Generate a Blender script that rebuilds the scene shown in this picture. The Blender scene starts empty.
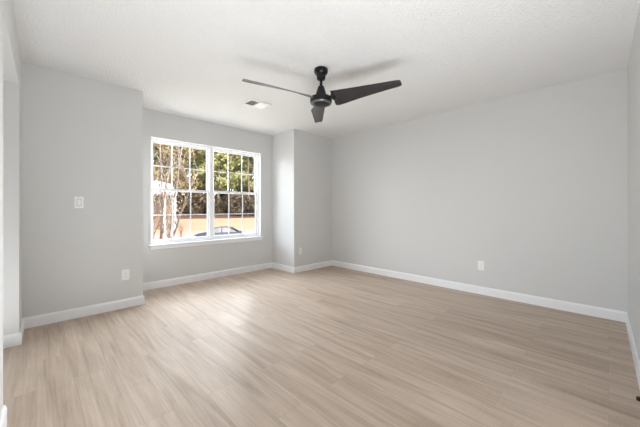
import bpy, bmesh, math, random
from mathutils import Vector, Matrix, noise
random.seed(7)
R = math.radians
S = bpy.context.scene
COL = S.collection

# ------------------------------------------------------------------ camera
ANG = R(45.238); F = 286.46; CAM_Z = 1.1036
cam_d = bpy.data.cameras.new('camera'); cam = bpy.data.objects.new('camera', cam_d)
COL.objects.link(cam)
cam.location = (0, 0, CAM_Z); cam.rotation_euler = (R(90), 0, ANG - R(90))
cam_d.sensor_width = 36; cam_d.lens = F / 640 * 36; cam_d.shift_y = -5.57 / 640
cam_d.clip_start = 0.02; cam_d.clip_end = 400
S.camera = cam

# ------------------------------------------------------------------ world, sun, fill panels, exposure
W = bpy.data.worlds.new('sky'); S.world = W; W.use_nodes = True
wn = W.node_tree; bg = wn.nodes['Background']
sky = wn.nodes.new('ShaderNodeTexSky'); sky.sky_type = 'NISHITA'
sky.sun_disc = False; sky.sun_elevation = R(38); sky.sun_rotation = R(200)
sky.air_density = 1.0; sky.dust_density = 3.0
wn.links.new(sky.outputs[0], bg.inputs[0]); bg.inputs[1].default_value = 1.0

def lamp(name, kind, loc, target, energy, color=(1, 1, 1), size=None):
    d = bpy.data.lights.new(name, kind); o = bpy.data.objects.new(name, d); COL.objects.link(o)
    o.location = loc
    o.rotation_euler = (Vector(target) - Vector(loc)).to_track_quat('-Z', 'Y').to_euler()
    d.energy = energy; d.color = color
    if size:
        d.shape = 'RECTANGLE'; d.size, d.size_y = size
    return o
sun = lamp('sun', 'SUN', (-10, -20, 20), (0, 5, 0), 0.9, (1.0, 0.96, 0.90)); sun.data.angle = R(3)
DAY = (0.95, 0.98, 1.0)
lamp('sky_fill_panel', 'AREA', (2.1, 8.0, 4.7), (1.95, 4.3, 1.3), 900, DAY, (4.2, 2.4))  # added panel above the view, tops up sky light through the window
lamp('left_fill_panel', 'AREA', (-2.6, 8.5, 3.0), (2.0, 4.4, 1.4), 900, DAY, (4, 2.6))  # added panel outside, out of view, brightens bay return and right wall
lamp('right_fill_panel', 'AREA', (7.2, 8.0, 3.0), (2.0, 4.4, 1.4), 4600, DAY, (4, 2.6))  # added panel outside, out of view, brightens the left part of the floor
lamp('ground_fill_panel', 'AREA', (1.98, 5.75, 0.02), (1.98, 5.35, 1.0), 100, DAY, (3.4, 1.7))  # added upward panel hidden below the sill, lifts the ceiling
# added upward fill panel beside the camera, standing in for a bounced flash
lamp('bounce_fill', 'AREA', (0.80, 0.40, 0.16), (1.25, 0.60, 2.44), 47, (0.93, 0.97, 1.0), (1.5, 0.95))
lamp('hall_fill', 'AREA', (-0.6, 2.75, 0.15), (0.2, 2.75, 2.44), 10, (0.93, 0.97, 1.0), (0.7, 1.0))  # added unseen fill lamp in the hall, aimed up at the ceiling
vs = S.view_settings
vs.view_transform = 'Standard'; vs.look = 'None'; vs.gamma = 1; vs.use_curve_mapping = False
vs.exposure = 0.06
S.cycles.max_bounces = 14; S.cycles.diffuse_bounces = 8; S.cycles.transparent_max_bounces = 24
S.cycles.sample_clamp_indirect = 6; S.cycles.use_denoising = True
S.cycles.caustics_reflective = False; S.cycles.caustics_refractive = False

# ------------------------------------------------------------------ materials
def srgb(r, g, b):
    f = lambda c: (c / 255 / 12.92) if c / 255 <= 0.04045 else ((c / 255 + 0.055) / 1.055) ** 2.4
    return (f(r), f(g), f(b), 1)
MATS = {}
def out(r, g, b, k=0.42):
    c = srgb(r, g, b); return (c[0] * k, c[1] * k, c[2] * k, 1)
def mat(name, col, rough=0.5, metal=0.0, spec=0.5, bump=None, vary=None):
    """bump=(scale, strength, distance), vary=(scale, amount)"""
    m = bpy.data.materials.new(name); m.use_nodes = True
    nt = m.node_tree; p = nt.nodes['Principled BSDF']
    p.inputs['Base Color'].default_value = col
    p.inputs['Roughness'].default_value = rough; p.inputs['Metallic'].default_value = metal
    p.inputs['Specular IOR Level'].default_value = spec
    if bump or vary:
        tc = nt.nodes.new('ShaderNodeTexCoord')
    if vary:
        n = nt.nodes.new('ShaderNodeTexNoise'); n.inputs['Scale'].default_value = vary[0]; n.inputs['Detail'].default_value = 4
        nt.links.new(tc.outputs['Object'], n.inputs['Vector'])
        mx = nt.nodes.new('ShaderNodeMix'); mx.data_type = 'RGBA'
        a = vary[1]
        mx.inputs[6].default_value = tuple(min(1, c * (1 - a)) for c in col[:3]) + (1,)
        mx.inputs[7].default_value = tuple(min(1, c * (1 + a)) for c in col[:3]) + (1,)
        nt.links.new(n.outputs['Fac'], mx.inputs[0]); nt.links.new(mx.outputs[2], p.inputs['Base Color'])
    if bump:
        n = nt.nodes.new('ShaderNodeTexNoise'); n.inputs['Scale'].default_value = bump[0]; n.inputs['Detail'].default_value = 3
        nt.links.new(tc.outputs['Object'], n.inputs['Vector'])
        b = nt.nodes.new('ShaderNodeBump'); b.inputs['Strength'].default_value = bump[1]; b.inputs['Distance'].default_value = bump[2]
        nt.links.new(n.outputs['Fac'], b.inputs['Height']); nt.links.new(b.outputs[0], p.inputs['Normal'])
    MATS[name] = m
    return m
WALL = mat('wall_paint', srgb(213, 213, 212), 0.75, spec=0.2, bump=(90, 0.08, 0.004))
CEIL = mat('ceiling_paint', srgb(230, 230, 230), 0.9, spec=0.1, bump=(50, 0.9, 0.015))
TRIM = mat('trim_paint', srgb(240, 241, 243), 0.35)
VINYL = mat('window_vinyl', srgb(244, 245, 247), 0.35)
PLATE = mat('plate_plastic', srgb(242, 242, 240), 0.3)
SLOT = mat('slot_dark', srgb(70, 68, 66), 0.6)
SCREW = mat('screw_metal', srgb(205, 205, 200), 0.35, 0.6)
VENTM = mat('vent_enamel', srgb(240, 240, 238), 0.4)
DUCT = mat('duct_dark', srgb(140, 140, 140), 0.7)
BLACK = mat('fan_black_metal', srgb(26, 25, 26), 0.32, 0.3)
BLADE = mat('fan_blade_espresso', srgb(38, 35, 42), 0.24, 0.0, 0.55, vary=(14, 0.15))
BLADE.node_tree.nodes['Principled BSDF'].inputs['Coat Weight'].default_value = 0.3; BLADE.node_tree.nodes['Principled BSDF'].inputs['Coat Roughness'].default_value = 0.2
RIM_GLINT = mat('fan_rim_glint', srgb(112, 110, 108), 0.35, 0.8)  # silvery tone stands in for light reflecting off the dark rim
RUBBER = mat('black_rubber', srgb(28, 24, 24), 0.6)

def floor_material():
    m = bpy.data.materials.new('vinyl_plank'); m.use_nodes = True
    nt = m.node_tree; L = nt.links.new; p = nt.nodes['Principled BSDF']
    tc = nt.nodes.new('ShaderNodeTexCoord')
    mp = nt.nodes.new('ShaderNodeMapping'); mp.inputs['Rotation'].default_value = (0, 0, R(90))
    L(tc.outputs['Object'], mp.inputs['Vector'])
    br = nt.nodes.new('ShaderNodeTexBrick')
    br.offset = 0.37; br.inputs['Scale'].default_value = 1
    br.inputs['Brick Width'].default_value = 1.22; br.inputs['Row Height'].default_value = 0.18
    br.inputs['Mortar Size'].default_value = 0.0011; br.inputs['Mortar Smooth'].default_value = 0.4
    br.inputs['Bias'].default_value = 0
    br.inputs['Color1'].default_value = (0, 0, 0, 1); br.inputs['Color2'].default_value = (1, 1, 1, 1); br.inputs['Mortar'].default_value = (0.5, 0.5, 0.5, 1)
    L(mp.outputs[0], br.inputs['Vector'])
    # grain runs along the plank; each plank gets its own slice of the grain
    off = nt.nodes.new('ShaderNodeCombineXYZ')
    mul = nt.nodes.new('ShaderNodeMath'); mul.operation = 'MULTIPLY'; mul.inputs[1].default_value = 37.0
    L(br.outputs['Color'], mul.inputs[0]); L(mul.outputs[0], off.inputs['Z'])
    add = nt.nodes.new('ShaderNodeVectorMath'); L(tc.outputs['Object'], add.inputs[0]); L(off.outputs[0], add.inputs[1])
    def grain(sx, sy, det, rough, dist=0.0):
        g = nt.nodes.new('ShaderNodeMapping'); g.inputs['Scale'].default_value = (sx, sy, 1)
        L(add.outputs[0], g.inputs['Vector'])
        n = nt.nodes.new('ShaderNodeTexNoise'); n.inputs['Scale'].default_value = 1; n.inputs['Detail'].default_value = det
        n.inputs['Roughness'].default_value = rough; n.inputs['Distortion'].default_value = dist
        L(g.outputs[0], n.inputs['Vector']); return n
    big = grain(15, 1.0, 4, 0.55, 0.8); fine = grain(85, 3.0, 5, 0.6); saw = grain(6, 150, 2, 0.5)
    ramp = nt.nodes.new('ShaderNodeValToRGB')
    e = ramp.color_ramp.elements
    e[0].position = 0.28; e[0].color = srgb(158, 139, 121); e[1].position = 0.74; e[1].color = srgb(214, 198, 182)
    k = ramp.color_ramp.elements.new(0.5); k.color = srgb(189, 171, 154)
    m1 = nt.nodes.new('ShaderNodeMath'); m1.operation = 'MULTIPLY_ADD'; m1.inputs[1].default_value = 0.32; 
    L(fine.outputs['Fac'], m1.inputs[0])
    m2 = nt.nodes.new('ShaderNodeMath'); m2.operation = 'MULTIPLY'; m2.inputs[1].default_value = 0.63
    L(big.outputs['Fac'], m2.inputs[0]); L(m2.outputs[0], m1.inputs[2])
    m3 = nt.nodes.new('ShaderNodeMath'); m3.operation = 'MULTIPLY_ADD'; m3.inputs[1].default_value = 0.10
    L(saw.outputs['Fac'], m3.inputs[0]); L(m1.outputs[0], m3.inputs[2])
    m4 = nt.nodes.new('ShaderNodeMath'); m4.operation = 'MULTIPLY_ADD'; m4.inputs[1].default_value = 0.07
    L(br.outputs['Color'], m4.inputs[0]); 
    m5 = nt.nodes.new('ShaderNodeMath'); m5.operation = 'SUBTRACT'; m5.inputs[1].default_value = 0.05
    L(m3.outputs[0], m5.inputs[0]); L(m5.outputs[0], m4.inputs[2])
    L(m4.outputs[0], ramp.inputs[0])
    seam = nt.nodes.new('ShaderNodeMix'); seam.data_type = 'RGBA'; seam.inputs[7].default_value = srgb(128, 110, 95)
    sf = nt.nodes.new('ShaderNodeMath'); sf.operation = 'MULTIPLY'; sf.inputs[1].default_value = 0.35
    L(br.outputs['Fac'], sf.inputs[0]); L(sf.outputs[0], seam.inputs[0]); L(ramp.outputs[0], seam.inputs[6])
    L(seam.outputs[2], p.inputs['Base Color'])
    p.inputs['Roughness'].default_value = 0.55; p.inputs['Specular IOR Level'].default_value = 0.3
    b = nt.nodes.new('ShaderNodeBump'); b.inputs['Strength'].default_value = 0.12; b.inputs['Distance'].default_value = 0.002
    L(fine.outputs['Fac'], b.inputs['Height']); L(b.outputs[0], p.inputs['Normal'])
    return m
FLOOR = floor_material()

def glass_material(name, tint=(1, 1, 1, 1), refl=1.0):
    m = bpy.data.materials.new(name); m.use_nodes = True
    nt = m.node_tree; nt.nodes.remove(nt.nodes['Principled BSDF'])
    out = nt.nodes['Material Output']
    t = nt.nodes.new('ShaderNodeBsdfTransparent'); t.inputs[0].default_value = tint
    g = nt.nodes.new('ShaderNodeBsdfGlossy'); g.inputs['Roughness'].default_value = 0.02
    fr = nt.nodes.new('ShaderNodeFresnel'); fr.inputs[0].default_value = 1.45
    mu = nt.nodes.new('ShaderNodeMath'); mu.operation = 'MULTIPLY'; mu.inputs[1].default_value = 0.5 * refl
    nt.links.new(fr.outputs[0], mu.inputs[0])
    mx = nt.nodes.new('ShaderNodeMixShader')
    nt.links.new(mu.outputs[0], mx.inputs[0]); nt.links.new(t.outputs[0], mx.inputs[1]); nt.links.new(g.outputs[0], mx.inputs[2])
    nt.links.new(mx.outputs[0], out.inputs[0])
    return m
GLASS = glass_material('window_glass', (0.97, 0.98, 0.98, 1))

def leaf_material(name, c1, c2):
    c1, c2 = [tuple(min(1, v * 1.35) for v in c[:3]) + (1,) for c in (c1, c2)]
    m = mat(name, c1, 0.7, spec=0.2)
    nt = m.node_tree; p = nt.nodes['Principled BSDF']; out = nt.nodes['Material Output']
    g = nt.nodes.new('ShaderNodeNewGeometry')
    n = nt.nodes.new('ShaderNodeTexNoise'); n.inputs['Scale'].default_value = 0.9; n.inputs['Detail'].default_value = 5
    nt.links.new(g.outputs['Position'], n.inputs['Vector'])
    rp = nt.nodes.new('ShaderNodeValToRGB'); e = rp.color_ramp.elements
    e[0].position = 0.32; e[0].color = c1; e[1].position = 0.68; e[1].color = c2
    nt.links.new(n.outputs['Fac'], rp.inputs[0]); nt.links.new(rp.outputs[0], p.inputs['Base Color'])
    tr = nt.nodes.new('ShaderNodeBsdfTranslucent'); nt.links.new(rp.outputs[0], tr.inputs[0])
    mx = nt.nodes.new('ShaderNodeMixShader'); mx.inputs[0].default_value = 0.35
    nt.links.new(p.outputs[0], mx.inputs[1]); nt.links.new(tr.outputs[0], mx.inputs[2]); nt.links.new(mx.outputs[0], out.inputs[0])
    return m
LEAF = [leaf_material('leaf_pine', out(148, 154, 100), out(198, 200, 140)),
        leaf_material('leaf_yellow_green', out(176, 178, 118), out(214, 212, 158)),
        leaf_material('leaf_tan', out(146, 132, 92), out(190, 174, 124)),
        leaf_material('leaf_dark', out(120, 126, 84), out(160, 160, 110))]
LEAFBROWN = leaf_material('leaf_brown', out(112, 98, 84, 0.24), out(164, 146, 118, 0.27))
BARK = mat('forest_bark', out(140, 122, 108), 0.9, vary=(6, 0.25))
MYRTLE = mat('smooth_tan_bark', out(134, 104, 84, 0.26), 0.7, vary=(9, 0.3))
MYRTLE_LEAF = leaf_material('leaf_dry_gold', out(160, 140, 104, 0.36), out(196, 178, 138, 0.36))
DRY = mat('dry_grass', out(216, 190, 150), 0.95, spec=0.1, vary=(0.35, 0.14))
LAWN = mat('pale_lawn', out(214, 190, 156), 0.95, spec=0.1, vary=(0.8, 0.15))
ROAD = mat('pale_concrete', out(210, 193, 176), 0.9, spec=0.1, vary=(1.2, 0.06))
LITTER = mat('leaf_litter', out(128, 98, 82), 0.95, spec=0.1, vary=(0.5, 0.25))
CARPAINT = mat('car_paint_slate', srgb(40, 44, 56), 0.45, 0.0, 0.35)
CARGLASS = mat('car_glass', srgb(40, 46, 56), 0.08, 0.0, 0.8)
CHROME = mat('car_chrome', srgb(110, 112, 116), 0.4, 0.7)
LENS = mat('lamp_lens_red', srgb(150, 40, 36), 0.2)
LENSW = mat('lamp_lens_white', srgb(225, 228, 230), 0.15)
WHITEWOOD = mat('white_painted_wood', srgb(238, 238, 240), 0.5)
ROOFM = mat('pale_metal_roof', srgb(228, 230, 233), 0.45, 0.1)
POSTWOOD = mat('weathered_post', out(170, 140, 112), 0.8, vary=(8, 0.2))
BOXM = mat('mailbox_bronze', srgb(112, 78, 58), 0.5, 0.3)

# ------------------------------------------------------------------ mesh helpers
class MB:
    def __init__(s): s.bm = bmesh.new()
    def box(s, x0, x1, y0, y1, z0, z1, bevel=0.0, seg=2, M=None):
        c = [(x, y, z) for x in (x0, x1) for y in (y0, y1) for z in (z0, z1)]
        v = [s.bm.verts.new(p) for p in c]
        fs = [s.bm.faces.new([v[i] for i in f]) for f in ((0, 1, 3, 2), (4, 6, 7, 5), (0, 4, 5, 1), (2, 3, 7, 6), (0, 2, 6, 4), (1, 5, 7, 3))]
        if bevel:
            es = list({e for f in fs for e in f.edges})
            r = bmesh.ops.bevel(s.bm, geom=es, offset=bevel, segments=seg, affect='EDGES', profile=0.5)
            v = list({w for f in r['faces'] for w in f.verts} | {w for w in v if w.is_valid})
        if M is not None:
            for w in v: w.co = M @ w.co
        return s
    def prism(s, poly, axis, a, b):
        """poly: list of 2-D points; extruded along axis ('x','y','z') from a to b"""
        def P(p, t):
            return {'x': (t, p[0], p[1]), 'y': (p[0], t, p[1]), 'z': (p[0], p[1], t)}[axis]
        va = [s.bm.verts.new(P(p, a)) for p in poly]; vb = [s.bm.verts.new(P(p, b)) for p in poly]
        n = len(poly)
        s.bm.faces.new(va); s.bm.faces.new(vb[::-1])
        for i in range(n): s.bm.faces.new((va[i], vb[i], vb[(i + 1) % n], va[(i + 1) % n]))
        return s
    def lathe(s, prof, seg=40, center=(0, 0), M=None):
        rings = []; allv = []
        for r, z in prof:
            if r < 1e-6:
                v = s.bm.verts.new((center[0], center[1], z)); rings.append([v]); allv.append(v)
            else:
                ring = [s.bm.verts.new((center[0] + r * math.cos(2 * math.pi * i / seg), center[1] + r * math.sin(2 * math.pi * i / seg), z)) for i in range(seg)]
                rings.append(ring); allv += ring
        for a, b in zip(rings, rings[1:]):
            for i in range(seg):
                j = (i + 1) % seg
                if len(a) == 1 and len(b) == 1: continue
                if len(a) == 1: s.bm.faces.new((a[0], b[i], b[j]))
                elif len(b) == 1: s.bm.faces.new((a[i], b[0], a[j]))
                else: s.bm.faces.new((a[i], b[i], b[j], a[j]))
        if M is not None:
            for w in allv: w.co = M @ w.co
        return s
    def tube(s, pts, rad, seg=8):
        pts = [Vector(p) for p in pts]
        rad = rad if isinstance(rad, (list, tuple)) else [rad] * len(pts)
        rings = []
        for i, p in enumerate(pts):
            d = (pts[min(i + 1, len(pts) - 1)] - pts[max(i - 1, 0)]).normalized()
            u = d.orthogonal().normalized() if i == 0 else (u - d * u.dot(d)).normalized()
            w = d.cross(u)
            rings.append([s.bm.verts.new(p + (u * math.cos(2 * math.pi * k / seg) + w * math.sin(2 * math.pi * k / seg)) * rad[i]) for k in range(seg)])
        for a, b in zip(rings, rings[1:]):
            for k in range(seg): s.bm.faces.new((a[k], a[(k + 1) % seg], b[(k + 1) % seg], b[k]))
        s.bm.faces.new(rings[0][::-1]); s.bm.faces.new(rings[-1])
        return s
    def leaf(s, c, size, n=None, asp=1.6):
        n = (n or Vector((random.gauss(0, 1), random.gauss(0, 1), random.gauss(0, 1) + 0.4))).normalized()
        u = n.orthogonal().normalized(); u = Matrix.Rotation(random.uniform(0, 6.28), 3, n) @ u; w = n.cross(u)
        c = Vector(c)
        a = size * asp / 2; b = size / 2
        s.bm.faces.new([s.bm.verts.new(c + u * a * x + w * b * y) for x, y in ((-1, 0), (-0.2, -1), (1, 0), (-0.2, 1))])
    def build(s, name, m, parent=None, smooth=False, normals=True):
        if normals: bmesh.ops.recalc_face_normals(s.bm, faces=s.bm.faces)
        me = bpy.data.meshes.new(name); s.bm.to_mesh(me); s.bm.free()
        if smooth:
            for p in me.polygons: p.use_smooth = True
            if smooth == 'auto':
                me.set_sharp_from_angle(angle=R(35))
        if m: me.materials.append(m)
        o = bpy.data.objects.new(name, me); COL.objects.link(o)
        if parent: o.parent = parent
        return o
def tag(o, label=None, cat=None, group=None, kind=None):
    if label: o['label'] = label
    if cat: o['category'] = cat
    if group: o['group'] = group
    if kind: o['kind'] = kind
    return o
def empty(name, loc, rz=0):
    o = bpy.data.objects.new(name, None); COL.objects.link(o)
    o.location = loc; o.rotation_euler = (0, 0, rz); o.empty_display_size = 0.1
    return o
def copy_tree(o, parent=None):
    c = o.copy(); COL.objects.link(c)
    if parent is not None: c.parent = parent
    for ch in list(o.children): copy_tree(ch, c)
    return c
def struct(o, label=None, cat=None):
    return tag(o, label, cat, None, 'structure')

# ------------------------------------------------------------------ room shell
H = 2.44
XL0, YN = -0.0885, 3.765           # corner of the left wall and the wall beside the window bay
YW = 4.384                          # window wall
XB0, XB1 = 0.872, 3.105            # bay sides
XR, YS = 4.043, -0.126
lx = lambda y: XL0 - (YN - y) * 0.0187    # left wall runs very slightly out of square
JY, KY, SOF = 3.355, 2.168, 2.107  # opening in the left wall

o = MB().box(-1.75, XR + 0.2, -1.6, YW + 0.16, -0.12, 0).build('floor', FLOOR); struct(o, 'light oak-look vinyl plank floor', 'floor')
o = MB().box(-1.75, XR + 0.2, -1.6, YW + 0.16, H, H + 0.25).build('ceiling', CEIL); struct(o, 'white textured ceiling', 'ceiling')
# left wall with cased-free drywall opening
m = MB()
T = 0.15
m.prism([(lx(YN), YN), (lx(JY), JY), (lx(JY) - T, JY), (lx(YN) - T, YN)], 'z', 0, H)
m.prism([(lx(KY), KY), (lx(YS - 0.1), YS - 0.1), (lx(YS - 0.1) - T, YS - 0.1), (lx(KY) - T, KY)], 'z', 0, H)
m.prism([(lx(JY), JY), (lx(KY), KY), (lx(KY) - T, KY), (lx(JY) - T, JY)], 'z', SOF, H)
o = m.build('wall_left', WALL); struct(o, 'grey left wall with an open doorway to the hall', 'wall')
# hall beyond the opening
o = MB().box(-1.75, -1.6, -1.6, YW + 0.16, 0, H).build('wall_hall', WALL); struct(o, 'grey hall wall beyond the opening', 'wall')
o = MB().box(-1.6, lx(YS) - T - 0.01, 0.2, 0.3, 0, H).build('wall_hall_end', WALL); struct(o, 'grey end wall of the hall', 'wall')
# wall beside the bay, window wall, box right of the bay
o = MB().box(-1.6, XB0, YN, YW + 0.16, 0, H, 0).build('wall_back_left', WALL); struct(o, 'grey wall left of the window bay', 'wall')
WX0, WX1, WZ0, WZ1 = 1.105, 2.86, 0.60, 2.08
m = MB()
m.box(XB0, WX0, YW, YW + 0.16, 0, H); m.box(WX1, XB1, YW, YW + 0.16, 0, H)
m.box(WX0, WX1, YW, YW + 0.16, 0, WZ0 - 0.022); m.box(WX0, WX1, YW, YW + 0.16, WZ1, H)
o = m.build('wall_back', WALL); struct(o, 'grey window wall of the bay', 'wall')
o = MB().box(XB1, XR, YN - 0.007, YW + 0.16, 0, H).build('wall_back_right', WALL); struct(o, 'grey wall right of the window bay', 'wall')
o = MB().box(XR, XR + 0.15, -1.6, YW + 0.16, 0, H).build('wall_right', WALL); struct(o, 'long grey right wall', 'wall')
fy = lambda x: YS - (XR - x) * 0.013       # so does the near wall
o = MB().prism([(lx(YS), fy(lx(YS))), (XR, YS), (XR, YS - 0.2), (lx(YS), YS - 0.2)], 'z', 0, H).build('wall_front', WALL); struct(o, 'near grey wall at the right edge', 'wall')

# baseboards
BH, BT = 0.10, 0.014
def base_profile(sgn=1):
    return [(0, 0), (BT, 0), (BT, BH - 0.018), (BT - 0.004, BH - 0.010), (BT - 0.006, BH - 0.003), (BT - 0.009, BH), (0, BH)]
def baseboard(name, a, b, nrm, ext=(0, 0), label=None):
    """runs along the wall foot from a to b, growing out along nrm"""
    a, b, n = Vector((*a, 0)), Vector((*b, 0)), Vector((*nrm, 0)).normalized()
    d = (b - a).normalized(); m = MB(); pr = base_profile()
    va = [m.bm.verts.new(a - d * (ext[0] * q[0]) + n * q[0] + Vector((0, 0, q[1]))) for q in pr]
    vb = [m.bm.verts.new(b + d * (ext[1] * q[0]) + n * q[0] + Vector((0, 0, q[1]))) for q in pr]
    m.bm.faces.new(va); m.bm.faces.new(vb[::-1])
    for i in range(len(pr)):
        j = (i + 1) % len(pr); m.bm.faces.new((va[i], vb[i], vb[j], va[j]))
    return struct(m.build(name, TRIM), label or 'white painted baseboard', 'baseboard')
baseboard('baseboard_back_left', (lx(YN), YN), (XB0, YN), (0, -1), (-1, 1), 'white baseboard under the light switch')
baseboard('baseboard_bay_left', (XB0, YN), (XB0, YW), (1, 0), (1, -1), 'white baseboard on the hidden bay side')
baseboard('baseboard_back', (XB0, YW), (XB1, YW), (0, -1), (-1, -1), 'white baseboard under the window')
baseboard('baseboard_bay_right', (XB1, YW), (XB1, YN - 0.007), (-1, 0), (-1, 1), 'short white baseboard on the bay return')
baseboard('baseboard_back_right', (XB1, YN - 0.007), (XR, YN - 0.007), (0, -1), (1, -1), 'white baseboard right of the bay')
baseboard('baseboard_right', (XR, YN - 0.007), (XR, YS), (-1, 0), (-1, -1), 'long white baseboard on the right wall')
baseboard('baseboard_front', (XR, YS), (lx(YS), fy(lx(YS))), (-0.013, 1), (-1, -1), 'white baseboard at the right edge')
baseboard('baseboard_left', (lx(JY), JY), (lx(YN), YN), (1, 0.0187), (1, -1), 'short white baseboard beside the opening')
baseboard('baseboard_jamb', (lx(JY) - T, JY), (lx(JY), JY), (0, -1), (0, 1), 'white baseboard wrapping the opening jamb')
baseboard('baseboard_left_near', (lx(YS), YS), (lx(KY), KY), (1, 0.0), (-1, 0), 'white baseboard on the near left wall')
# ------------------------------------------------------------------ window
win = empty('window_1', ((WX0 + WX1) / 2, YW, WZ0)); struct(win, 'white twin double-hung window with grids in the bay', 'window')
winv = Vector(win.location)
def wb(m, name, material, parent=None, off=None, smooth=False):
    ob = m.build(name, material, parent or win, smooth)
    ob.matrix_parent_inverse = Matrix.Identity(4)
    return ob
lo = lambda x, y, z: (x - winv.x, y - winv.y, z - winv.z)
def wbox(m, x0, x1, y0, y1, z0, z1, bv=0.002):
    m.box(x0 - winv.x, x1 - winv.x, y0 - winv.y, y1 - winv.y, z0 - winv.z, z1 - winv.z, bv, 1)
Y0 = YW + 0.062        # face of the window frame
FW = 0.030; XM = (WX0 + WX1) / 2; MW = 0.030
m = MB()
wbox(m, WX0, WX0 + FW, Y0, YW + 0.15, WZ0, WZ1); wbox(m, WX1 - FW, WX1, Y0, YW + 0.15, WZ0, WZ1)
wbox(m, WX0 + FW, WX1 - FW, Y0, YW + 0.15, WZ1 - FW, WZ1); wbox(m, WX0 + FW, WX1 - FW, Y0, YW + 0.15, WZ0, WZ0 + 0.022)
wbox(m, XM - MW, XM + MW, Y0 - 0.004, YW + 0.15, WZ0 + 0.022, WZ1 - FW)
wb(m, 'window_frame', VINYL)
m = MB()   # painted jamb liners in the reveal
wbox(m, WX0, WX0 + 0.008, YW, Y0, WZ0, WZ1, 0.001); wbox(m, WX1 - 0.008, WX1, YW, Y0, WZ0, WZ1, 0.001); wbox(m, WX0 + 0.008, WX1 - 0.008, YW, Y0, WZ1 - 0.008, WZ1, 0.001)
wb(m, 'jamb_liner', TRIM)
m = MB(); wbox(m, WX0 - 0.03, WX1 + 0.035, YW - 0.032, YW, WZ0 - 0.022, WZ0, 0.004); wbox(m, WX0, WX1, YW, Y0, WZ0 - 0.022, WZ0, 0.0)
wb(m, 'window_sill', TRIM)
m = MB(); wbox(m, WX0 - 0.012, WX1 + 0.015, YW - 0.013, YW, WZ0 - 0.068, WZ0 - 0.022, 0.003)
wb(m, 'apron', TRIM)
ZM = 1.362
for (a, b) in ((WX0 + FW, XM - MW), (XM + MW, WX1 - FW)):
    for (z0, z1, y, nm) in ((ZM - 0.018, WZ1 - FW, YW + 0.112, 'upper_sash'), (WZ0 + 0.022, ZM + 0.018, YW + 0.080, 'lower_sash')):
        st = 0.026; rb, rt = (0.034, 0.028) if nm == 'upper_sash' else (0.036, 0.034)
        m = MB(); y1 = y + 0.028
        wbox(m, a, a + st, y, y1, z0, z1); wbox(m, b - st, b, y, y1, z0, z1)
        wbox(m, a + st, b - st, y, y1, z0, z0 + rb); wbox(m, a + st, b - st, y, y1, z1 - rt, z1)
        sash = wb(m, nm, VINYL)
        gx0, gx1, gz0, gz1 = a + st, b - st, z0 + rb, z1 - rt
        m = MB()
        for k in (1, 2):
            x = gx0 + (gx1 - gx0) * k / 3; wbox(m, x - 0.008, x + 0.008, y + 0.010, y + 0.018, gz0, gz1, 0.0015)
        zc = (gz0 + gz1) / 2; wbox(m, gx0, gx1, y + 0.0105, y + 0.0175, zc - 0.008, zc + 0.008, 0.0015)
        wb(m, 'grille', VINYL, sash)
        m = MB(); wbox(m, gx0, gx1, y + 0.020, y + 0.023, gz0, gz1, 0)
        wb(m, 'pane', GLASS, sash)
        if nm == 'lower_sash':
            m = MB()
            for fx in (0.3, 0.7):
                x = a + (b - a) * fx; wbox(m, x - 0.025, x + 0.025, y - 0.006, y + 0.014, z1, z1 + 0.006, 0.002)
            wb(m, 'sash_lock', VINYL, sash)

# ------------------------------------------------------------------ electrical plates
def wall_frame(loc, nrm):
    """local +Y points out of the wall"""
    n = Vector((*nrm, 0)).normalized()
    return Vector(loc), math.atan2(n.y, n.x) - R(90)
def make_outlet(loc, nrm, label):
    p, rz = wall_frame(loc, nrm); t = empty('wall_outlet', p, rz); tag(t, label, 'outlet', 'duplex wall outlets')
    MB().box(-0.036, 0.036, 0, 0.006, -0.058, 0.058, 0.003).build('cover_plate', PLATE, t)
    for sz in (-1, 1):
        zc = 0.0195 * sz
        pts = []
        for i in range(24):
            q = 2 * math.pi * i / 24; pts.append((0.0172 * math.cos(q), max(-0.0125, min(0.0125, 0.0172 * math.sin(q))) + zc))
        rc = MB().prism(pts, 'y', 0.0055, 0.0085).build('receptacle', PLATE, t)
        MB().box(-0.0075, -0.0055, 0.0084, 0.0088, zc - 0.001, zc + 0.007).build('slot', SLOT, rc)
        MB().box(0.0055, 0.0075, 0.0084, 0.0088, zc - 0.001, zc + 0.006).build('slot', SLOT, rc)
        MB().lathe([(0, 0), (0.0024, 0), (0.0024, 0.0004), (0, 0.0004)], 12, M=Matrix.Translation((0, 0.0084, zc - 0.007)) @ Matrix.Rotation(R(-90), 4, 'X')).build('ground_hole', SLOT, rc)
    MB().lathe([(0, 0), (0.0032, 0), (0.0026, 0.0012), (0, 0.0014)], 14, M=Matrix.Translation((0, 0.0058, 0)) @ Matrix.Rotation(R(-90), 4, 'X')).build('screw', SCREW, t)
    return t
make_outlet((0.705, YN, 0.366), (0, -1), 'white outlet on the grey wall left of the window, below the light switch')
make_outlet((3.24, YN - 0.007, 0.359), (0, -1), 'white outlet on the narrow wall between the window bay and right wall')
make_outlet((XR, 1.152, 0.367), (-1, 0), 'white outlet low on the long right wall')
p, rz = wall_frame((0.309, YN, 1.159), (0, -1)); t = empty('light_switch', p, rz)
tag(t, 'white rocker light switch plate on the wall left of the window', 'light switch')
MB().box(-0.036, 0.036, 0, 0.006, -0.058, 0.058, 0.003).build('cover_plate', PLATE, t)
MB().box(-0.0175, 0.0175, 0.0055, 0.0064, -0.0345, 0.0345, 0.0003, 1).build('switch_surround', SLOT, t)
MB().prism([(0.006, -0.032), (0.0115, -0.032), (0.0085, 0.0), (0.0078, 0.032), (0.006, 0.032)], 'x', -0.0155, 0.0155).build('rocker', PLATE, t)
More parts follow.
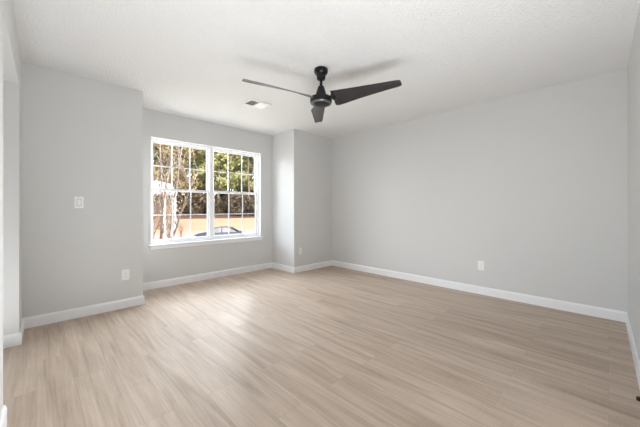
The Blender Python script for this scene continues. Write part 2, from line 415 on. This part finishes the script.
for sz in (-0.048, 0.048):
    MB().lathe([(0, 0), (0.003, 0), (0.0024, 0.0012), (0, 0.0014)], 14, M=Matrix.Translation((0, 0.0058, sz)) @ Matrix.Rotation(R(-90), 4, 'X')).build('screw', SCREW, t)

# ------------------------------------------------------------------ ceiling vent
t = empty('ceiling_vent', (2.012, 3.185, H)); tag(t, 'white louvred air vent in the ceiling near the window bay', 'vent')
m = MB(); vw, vd, fl = 0.150, 0.112, 0.028
for (x0, x1, y0, y1) in ((-vw, vw, -vd, -vd + fl), (-vw, vw, vd - fl, vd), (-vw, -vw + fl, -vd + fl, vd - fl), (vw - fl, vw, -vd + fl, vd - fl)):
    m.box(x0, x1, y0, y1, -0.010, -0.0005, 0.002, 1)
m.build('vent_frame', VENTM, t)
MB().box(-vw + fl, vw - fl, -vd + fl, vd - fl, -0.0012, -0.0004).build('duct_opening', DUCT, t)
for i in range(9):
    x = -vw + fl + (i + 0.5) * (2 * (vw - fl)) / 9
    ang = R(-38) if i < 4 else R(38)
    if i == 4: ang = 0
    MM = Matrix.Translation((x, 0, -0.0085)) @ Matrix.Rotation(ang, 4, 'Y')
    MB().box(-0.0105, 0.0105, -vd + fl, vd - fl, -0.0008, 0.0008, M=MM).build('louvre', VENTM, t)

# ------------------------------------------------------------------ ceiling fan
FX, FY = 1.951, 1.953
fan = empty('ceiling_fan', (FX, FY, H)); tag(fan, 'black three-blade ceiling fan hanging from the ceiling', 'ceiling fan')
z = lambda a: a - H
MB().lathe([(0, 0), (0.064, 0), (0.067, z(2.434)), (0.067, z(2.412)), (0.060, z(2.396)), (0.047, z(2.386)), (0.043, z(2.372)), (0.042, z(2.362)), (0.042, z(2.350)), (0.036, z(2.338)), (0.018, z(2.333)), (0, z(2.333))], 40).build('canopy', BLACK, fan, 'auto')
MB().lathe([(0, z(2.345)), (0.0135, z(2.345)), (0.0135, z(2.24)), (0, z(2.24))], 24).build('downrod', BLACK, fan, 'auto')
MB().lathe([(0, z(2.268)), (0.027, z(2.274)), (0.030, z(2.268)), (0.045, z(2.220)), (0.054, z(2.178)), (0.054, z(2.165)), (0, z(2.165))], 36).build('motor_neck', BLACK, fan, 'auto')
MB().lathe([(0, z(2.170)), (0.088, z(2.170)), (0.103, z(2.164)), (0.106, z(2.156)), (0.106, z(2.124)), (0.101, z(2.116)), (0, z(2.116))], 48).build('motor_housing', BLACK, fan, 'auto')
MB().lathe([(0, z(2.117)), (0.099, z(2.117)), (0.102, z(2.112)), (0.097, z(2.104)), (0.084, z(2.100)), (0, z(2.100))], 48).build('rim_glint', RIM_GLINT, fan, 'auto')  # reflection along the motor rim, built as a paler ring
MB().lathe([(0, z(2.101)), (0.083, z(2.101)), (0.074, z(2.093)), (0.045, z(2.087)), (0, z(2.085))], 48).build('bottom_cap', BLACK, fan, 'auto')

def blade_mesh():
    m = MB(); NS, NC = 22, 8; grid = []
    r0, r1 = 0.120, 0.758
    for i in range(NS + 1):
        t = i / NS; r = r0 + (r1 - r0) * t
        pit = R(33 - 22 * t ** 0.8)
        lead = 0.062 - 0.020 * t                       # nearly straight edge
        trail = -(0.100 + 0.014 * t / 0.06) if t < 0.06 else -(0.114 - 0.066 * ((t - 0.06) / 0.94) ** 0.9)
        if i == NS: lead -= 0.008; trail += 0.008
        row_t, row_b = [], []
        for k in range(NC + 1):
            c = k / NC; w = trail + (lead - trail) * c
            camber = 0.006 * math.sin(math.pi * c)
            th = 0.0035 * math.sin(math.pi * min(1, max(0, c))) ** 0.5 + 0.0012
            for row, sgn in ((row_t, 1), (row_b, -1)):
                h = camber + sgn * th
                # w axis is the clockwise side, raised by the pitch
                row.append(m.bm.verts.new((r, -(w * math.cos(pit) - h * math.sin(pit)), w * math.sin(pit) + h * math.cos(pit))))
        grid.append((row_t, row_b))
    for i in range(NS):
        for k in range(NC):
            for s_ in (0, 1):
                a, b = grid[i][s_], grid[i + 1][s_]; m.bm.faces.new((a[k], b[k], b[k + 1], a[k + 1]))
        for k in (0, NC):
            m.bm.faces.new((grid[i][0][k], grid[i + 1][0][k], grid[i + 1][1][k], grid[i][1][k]))
    for i in (0, NS):
        for k in range(NC): m.bm.faces.new((grid[i][0][k], grid[i][0][k + 1], grid[i][1][k + 1], grid[i][1][k]))
    return m
ZB = 2.156
bl0 = blade_mesh().build('fan_blade', BLADE, fan, 'auto')
MM = Matrix.Rotation(R(33), 4, 'X')
m = MB(); m.box(0.085, 0.150, -0.020, 0.020, -0.004, 0.004, 0.002, 1)
for v in m.bm.verts: v.co = Matrix.Rotation(R(-30) * max(0, min(1, (v.co.x - 0.09) / 0.05)), 4, 'X') @ v.co
m.box(0.112, 0.136, -0.034, 0.034, -0.0085, -0.0045, 0.0015, 1, M=Matrix.Rotation(R(-30), 4, 'X'))
ir0 = m.build('blade_bracket', BLACK, bl0)
for i in range(3):
    b = bl0 if i == 0 else copy_tree(bl0, fan)
    b.location = (0, 0, z(ZB)); b.rotation_euler = (0, 0, ANG + R(1.8) + i * R(120))

# ------------------------------------------------------------------ door stop
t = empty('door_stop', (2.455, fy(2.455) + BT + 0.0115, 0)); tag(t, 'small black rubber door stop on the floor by the right-hand baseboard', 'door stop')
MB().lathe([(0, 0), (0.0105, 0), (0.011, 0.003), (0.011, 0.014), (0.008, 0.019), (0, 0.020)], 24).build('rubber_bumper', RUBBER, t, 'auto')
MB().lathe([(0, 0.0196), (0.004, 0.0198), (0.003, 0.0215), (0, 0.022)], 14).build('screw', LENS, t, 'auto')

# ------------------------------------------------------------------ outdoors
U = Vector((math.cos(R(67)), math.sin(R(67)), 0)); V = Vector((U.y, -U.x, 0))   # U away from the house, V to the right
def gz(s, l=0):
    P = [(0, -0.75), (5, -0.75), (12, -1.05), (20, -1.80), (30, -1.90), (36, -1.35), (52, -0.05), (65, 0.5), (140, 2.5)]
    for (a, za), (b, zb) in zip(P, P[1:]):
        if s <= b: return za + (zb - za) * max(0, (s - a)) / (b - a)
    return P[-1][1]
def at(px, d, py=None):
    """ground point seen in the direction of column px at distance d in front of the camera"""
    r = (px - 320) / F * d
    p = Vector((math.cos(ANG) * d + math.sin(ANG) * r, math.sin(ANG) * d - math.cos(ANG) * r, 0))
    p.z = gz(p.dot(U)) if py is None else CAM_Z + (207.93 - py) * d / F
    return p
def ground(name, s0, s1, l0, l1, material, label, n=24, off=0):
    m = MB(); rows = []
    for i in range(n + 1):
        s = s0 + (s1 - s0) * i / n; row = []
        for j in range(n + 1):
            l = l0 + (l1 - l0) * j / n; q = U * s + V * l
            row.append(m.bm.verts.new((q.x, max(q.y, YW + 0.17), gz(s) + off + 0.12 * (noise.noise((s * 0.2, l * 0.2, 3)) if s > 36 else 0))))
        rows.append(row)
    for a, b in zip(rows, rows[1:]):
        for j in range(n): m.bm.faces.new((a[j], a[j + 1], b[j + 1], b[j]))
    return struct(m.build(name, material, None, True), label, 'ground')
ground('lawn', 2.5, 21.5, -35, 35, LAWN, 'pale lawn between the house and the road')
ground('road', 21.5, 35, -60, 60, ROAD, 'pale road where the car is parked')
ground('dry_grass_bank', 35, 46.5, -70, 70, DRY, 'golden dry grass bank beyond the road', 30)
ground('woodland_ground', 46.5, 140, -120, 120, LITTER, 'brown leaf-strewn ground under the woods', 30)

# bare multi-stemmed tree in front of the window
def bez(p0, p1, p2, n=7):
    return [(p0 * (1 - t) ** 2 + p1 * 2 * t * (1 - t) + p2 * t * t) for t in [i / n for i in range(n + 1)]]
TD = 7.0
tb = at(161, TD); tree = empty('multi_stem_tree', tb)
tag(tree, 'bare tan multi-stemmed tree with a few dry leaves just outside the window', 'tree')
RT = Vector((math.sin(ANG), -math.cos(ANG), 0)); FWD = Vector((math.cos(ANG), math.sin(ANG), 0))
def tp(px, py, dd=0):
    return at(px, TD + dd, py) - tb
tips = []
stems = [((156, 290), (153, 236), (153, 150), 0.036, -0.1), ((159, 290), (157, 236), (173, 146), 0.044, 0.1), ((162, 290), (164, 240), (160, 140), 0.038, 0.35),
         ((165, 290), (166, 236), (198, 172), 0.038, -0.2), ((163, 292), (170, 215), (184, 140), 0.036, 0.5)]
twig = MB(); lf = MB()
for (a, b, c, r, dd) in stems:
    pts = bez(tp(*a), tp(*b, dd * 0.5), tp(*c, dd), 9)
    pts = [p + Vector((random.uniform(-1, 1), random.uniform(-1, 1), 0)) * (0.02 if 0 < i < 9 else 0) for i, p in enumerate(pts)]
    MB().tube(pts, [r * (1 - 0.72 * i / 9) for i in range(10)], 9).build('stem', MYRTLE, tree, True)
    for k in range(4, 10):
        for q in range(2):
            d = (Vector((0, 0, 1.0)) + RT * random.uniform(-0.75, 0.85) + FWD * random.uniform(-0.6, 0.6)).normalized()
            L = random.uniform(0.35, 0.85); p0 = pts[k]
            p1 = p0 + d * L * 0.5; p2 = p0 + d * L + Vector((0, 0, 0.12)) + RT * random.uniform(-0.1, 0.1)
            br = bez(p0, p1, p2, 4); r0 = r * (1 - 0.72 * k / 9) * 0.5
            twig.tube(br, [max(0.004, r0 * (1 - 0.75 * i / 4)) for i in range(5)], 5)
            for w in range(4):
                e0 = br[random.randint(1, 4)]
                d2 = (d + RT * random.uniform(-0.8, 0.8) + FWD * random.uniform(-0.8, 0.8)).normalized()
                e1 = e0 + d2 * random.uniform(0.15, 0.45)
                twig.tube([e0, (e0 + e1) / 2 + Vector((0, 0, 0.02)), e1], [0.006, 0.005, 0.003], 4)
                if e1.z > 1.5 and random.random() < 0.4:
                    for g in range(4): lf.leaf(e1 + Vector((random.gauss(0, 0.07), random.gauss(0, 0.07), random.gauss(0, 0.07))), random.uniform(0.02, 0.036))
twig.build('branches', MYRTLE, tree, True); tag(lf.build('dry_leaves', MYRTLE_LEAF, tree, False, False), 'dry golden leaves')

# mailbox
mb = at(181, 15.0); t = empty('mailbox', mb, R(-18)); tag(t, 'brown mailbox on a wooden post beyond the bare tree', 'mailbox')
top = at(181, 15.0, 226).z - mb.z
MB().box(-0.05, 0.05, -0.05, 0.05, -0.1, top - 0.26, 0.006).build('post', POSTWOOD, t)
MB().box(-0.04, 0.04, -0.22, 0.20, top - 0.29, top - 0.245, 0.004).build('support_arm', POSTWOOD, t)
pr = [(-0.10, top - 0.244), (0.10, top - 0.244)] + [(0.10 * math.cos(q), top - 0.12 + 0.10 * math.sin(q)) for q in [math.pi * i / 12 for i in range(13)]]
MB().prism(pr, 'y', -0.27, 0.25).build('box_body', BOXM, t)
MB().box(0.101, 0.108, -0.05, -0.02, top - 0.19, top - 0.02, 0.001, 1).build('flag', LENS, t)

# carport
cp = at(158, 30); t = empty('carport', cp, ANG - R(90) + R(12)); tag(t, 'white carport with a pale roof far left behind the bare tree', 'carport')
zz = lambda py: at(158, 30, py).z - cp.z
rz_, fz = zz(182), zz(192.5)
MB().prism([(-2.4, fz + 0.05), (1.25, fz + 0.05), (1.2, fz + 0.12), (0.45, rz_), (-1.7, rz_)], 'y', -1.6, 2.6).build('roof', ROOFM, t)
MB().box(-2.35, 1.2, -1.55, 2.5, fz - 0.22, fz + 0.048, 0.01, 1).build('fascia', WHITEWOOD, t)
for x in (-2.1, 1.05):
    for y in (-1.35, 2.3):
        MB().box(x - 0.085, x + 0.085, y - 0.085, y + 0.085, -0.2, fz - 0.221, 0.01, 1).build('post', WHITEWOOD, t)
MB().box(-2.0, 0.95, 2.27, 2.33, -0.2, zz(199), 0.005, 1).build('back_wall', POSTWOOD, t)

# car
cd = 25.0; cpos = at(219, cd); cpos.z = gz(cpos.dot(U))
car = empty('car', cpos, ANG - R(90) + R(14)); car.scale = (0.88, 0.95, 1); tag(car, 'dark slate sedan parked beyond the window, on the road', 'car')
CH = at(221, cd, 226.8).z - cpos.z      # roof height seen in the photo
k = CH / 1.45
def section(x):
    """(sill z, belt z, half width)"""
    return None
# body: lofted lower shell, x forward is -x (left)
prof = [(-2.25, 0.42, 0.62, 0.62), (-2.18, 0.28, 0.74, 0.78), (-1.85, 0.22, 0.83, 0.86), (-1.1, 0.20, 0.92, 0.89), (-0.4, 0.20, 0.97, 0.90), (0.5, 0.20, 0.99, 0.90), (1.3, 0.20, 1.01, 0.89), (1.85, 0.24, 1.02, 0.85), (2.18, 0.34, 0.98, 0.76), (2.25, 0.48, 0.88, 0.66)]
m = MB(); rings = []
for (x, z0, z1, hw) in prof:
    ring = []
    for (fy, fz_) in ((-0.9, 0.0), (-1.0, 0.25), (-1.0, 0.7), (-0.93, 0.92), (-0.75, 1.0), (0.75, 1.0), (0.93, 0.92), (1.0, 0.7), (1.0, 0.25), (0.9, 0.0)):
        ring.append(m.bm.verts.new((x, fy * hw, (z0 + (z1 - z0) * fz_) * k)))
    rings.append(ring)
for a, b in zip(rings, rings[1:]):
    n = len(a)
    for i in range(n): m.bm.faces.new((a[i], b[i], b[(i + 1) % n], a[(i + 1) % n]))
m.bm.faces.new(rings[0]); m.bm.faces.new(rings[-1][::-1])
m.build('body', CARPAINT, car, True)
def cabin(expand, z_off):
    pts = []
    for (x, zz_, hw) in ((-1.02, 0.92, 0.80), (-0.30, 1.36, 0.62), (0.05, 1.43, 0.60), (0.75, 1.43, 0.60), (1.15, 1.36, 0.62), (1.78, 1.00, 0.78)):
        pts.append((x, (zz_ + z_off) * k, hw + expand))
    return pts
m = MB(); base = [(-1.02, 0.90), (-0.30, 0.93), (0.05, 0.95), (0.75, 0.97), (1.15, 0.98), (1.78, 0.99)]
tr_, br_ = [], []
for (x, zt, hw), (bx, bz) in zip(cabin(0, 0), base):
    tr_.append([m.bm.verts.new((x, s_ * hw, zt)) for s_ in (-1, 1)]); br_.append([m.bm.verts.new((bx, s_ * 0.82, bz * k)) for s_ in (-1, 1)])
for i in range(5):
    m.bm.faces.new((tr_[i][0], tr_[i][1], tr_[i + 1][1], tr_[i + 1][0]))
    for s_ in (0, 1): m.bm.faces.new((tr_[i][s_], tr_[i + 1][s_], br_[i + 1][s_], br_[i][s_]))
m.build('windows', CARGLASS, car)
m = MB(); C = cabin(0.012, 0.02); rr = [[m.bm.verts.new((x, f * hw, zt - (0.05 if abs(f) == 1 else 0) * k)) for f in (-1, -0.8, 0, 0.8, 1)] for (x, zt, hw) in C[1:5]]
for a, b in zip(rr, rr[1:]):
    for i in range(4): m.bm.faces.new((a[i], a[i + 1], b[i + 1], b[i]))
rf = m.build('roof', CARPAINT, car, True); sm = rf.modifiers.new('thick', 'SOLIDIFY'); sm.thickness = 0.02
for s_ in (-1, 1):
    for (p0, p1) in (((-1.02, 0.82, 0.92), (-0.30, 0.64, 1.38)), ((0.32, 0.83, 0.97), (0.34, 0.615, 1.44)), ((1.78, 0.80, 1.00), (1.15, 0.64, 1.38))):
        MB().tube([(p0[0], s_ * p0[1], p0[2] * k), (p1[0], s_ * p1[1], p1[2] * k)], 0.035, 6).build('pillar', CARPAINT, car)
    for x in (-1.38, 1.35):
        wl = MB().lathe([(0.0, -0.10), (0.20, -0.10), (0.30, -0.09), (0.325, -0.05), (0.325, 0.05), (0.30, 0.09), (0.20, 0.10), (0, 0.10)], 28, M=Matrix.Translation((x, s_ * 0.80, 0.325)) @ Matrix.Rotation(R(90), 4, 'X')).build('wheel', RUBBER, car, 'auto')
        MB().lathe([(0, -0.115), (0.18, -0.108), (0.20, -0.102), (0.20, 0.102), (0.18, 0.108), (0, 0.115)], 24, M=Matrix.Translation((x, s_ * 0.80, 0.325)) @ Matrix.Rotation(R(90), 4, 'X')).build('hub_cap', CHROME, wl, 'auto')
    MB().box(-2.22, -2.02, s_ * 0.72 - 0.1, s_ * 0.72 + 0.1, 0.55 * k, 0.68 * k, 0.02).build('headlight', LENSW, car)
    MB().box(2.08, 2.26, s_ * 0.66 - 0.1, s_ * 0.66 + 0.1, 0.72 * k, 0.88 * k, 0.02).build('tail_light', LENS, car)
    MB().box(-0.80, -0.62, s_ * 0.98 - 0.09, s_ * 0.98 + 0.09, 0.96 * k, 1.08 * k, 0.03).build('wing_mirror', CARPAINT, car)

# woods
def make_tree(kind, h, crown0, cw, label, group, nleaf, lsz):
    t = empty({0: 'pine_tree', 1: 'leafy_tree', 2: 'autumn_tree', 3: 'evergreen_tree'}[kind], (0, 0, 0)); tag(t, label, 'tree', group)
    pts = [Vector((random.uniform(-0.1, 0.1) * (i > 0), random.uniform(-0.1, 0.1) * (i > 0), h * 0.92 * i / 6 - 0.3)) for i in range(7)]
    br = MB(); br.tube(pts, [0.24 * (1 - 0.8 * i / 6) for i in range(7)], 8); lm = MB(); cl = []
    for i in range(26):
        f = random.random() ** 0.9; zc = crown0 + (h - crown0) * f
        w = cw * (1 - 0.75 * f ** 1.5) * random.uniform(0.35, 1.0) * (0.6 + 0.4 * min(1, f * 4))
        q = random.uniform(0, 6.283); c = Vector((w * math.cos(q), w * math.sin(q), zc)); cl.append((c, random.uniform(0.7, 1.25) * cw * 0.30))
        b0 = Vector((0, 0, max(crown0 * 0.8, zc - 0.35 * w)))
        br.tube([b0, (b0 + c) / 2 + Vector((0, 0, -0.05 * w)), c], [0.07, 0.05, 0.02], 5)
    br.build('trunk', BARK, t, True)
    for i in range(nleaf):
        c, r = random.choice(cl)
        d = Vector((random.gauss(0, 1), random.gauss(0, 1), random.gauss(0, 0.75))).normalized() * r * random.random() ** 0.4
        lm.leaf(c + d, lsz * random.uniform(0.7, 1.3), (d.normalized() + Vector((random.gauss(0, .6), random.gauss(0, .6), random.gauss(0, .6) + 0.3))))
    lm.build('crown', LEAF[kind], t, False, False)
    return t
protos = {
    0: make_tree(0, 15.5, 4.8, 3.2, 'green pine tree standing in the woods across the road', 'pines in the woods', 2600, 0.34),
    1: make_tree(1, 12.0, 4.2, 3.0, 'yellow-green leafy tree in the woods across the road', 'leafy trees in the woods', 2400, 0.34),
    2: make_tree(2, 12.5, 3.0, 3.0, 'tan autumn tree among the woods at the left', 'autumn trees in the woods', 2000, 0.30),
    3: make_tree(3, 19.0, 2.5, 4.2, 'dark evergreen tree deep in the woods behind', 'evergreens deep in the woods', 3000, 0.46)}
spots = []
for px, d, kd in ((152, 52, 2), (161, 56, 2), (170, 50, 2), (180, 55, 2), (189, 51, 2), (199, 56, 1), (207, 52, 0), (217, 50, 1), (225, 55, 0), (233, 51, 0), (241, 54, 1), (249, 50, 0), (258, 54, 0), (268, 52, 1), (140, 54, 2)):
    spots.append((px + random.uniform(-2, 2), d, kd))
for px in range(134, 285, 13): spots.append((px + random.uniform(-3, 3), random.uniform(60, 66), random.choice((0, 3, 3, 1))))
for px in range(128, 290, 13): spots.append((px + random.uniform(-3, 3), random.uniform(74, 84), 3))
used = set()
for px, d, kd in spots:
    o = protos[kd] if kd not in used else copy_tree(protos[kd]); used.add(kd)
    p = at(px, d); o.location = p; o.rotation_euler = (0, 0, random.uniform(0, 6.28)); s_ = random.uniform(0.88, 1.15); o.scale = (s_, s_, s_)
# brown understorey
sh = empty('woodland_shrub', (0, 0, 0)); tag(sh, 'brown undergrowth shrub at the foot of the woods', 'shrub', 'undergrowth shrubs')
lm = MB(); st = MB()
for i in range(9):
    q = random.uniform(0, 6.28); st.tube([(0, 0, -0.1), (0.4 * math.cos(q), 0.4 * math.sin(q), 1.0), (1.0 * math.cos(q), 1.0 * math.sin(q), random.uniform(1.6, 2.8))], [0.04, 0.03, 0.01], 5)
for i in range(900):
    d = Vector((random.gauss(0, 1), random.gauss(0, 1), random.gauss(0, 1))).normalized() * random.random() ** 0.4
    lm.leaf((d.x * 1.7, d.y * 1.7, 1.6 + d.z * 1.6), random.uniform(0.2, 0.36))
st.build('stems', BARK, sh, True); lm.build('foliage', LEAFBROWN, sh, False, False)
for i, px in enumerate(range(140, 276, 7)):
    o = sh if i == 0 else copy_tree(sh)
    o.location = at(px + random.uniform(-2, 2), random.uniform(47, 60)); o.rotation_euler = (0, 0, random.uniform(0, 6.28)); s_ = random.uniform(0.6, 1.45); o.scale = (s_, s_, s_)
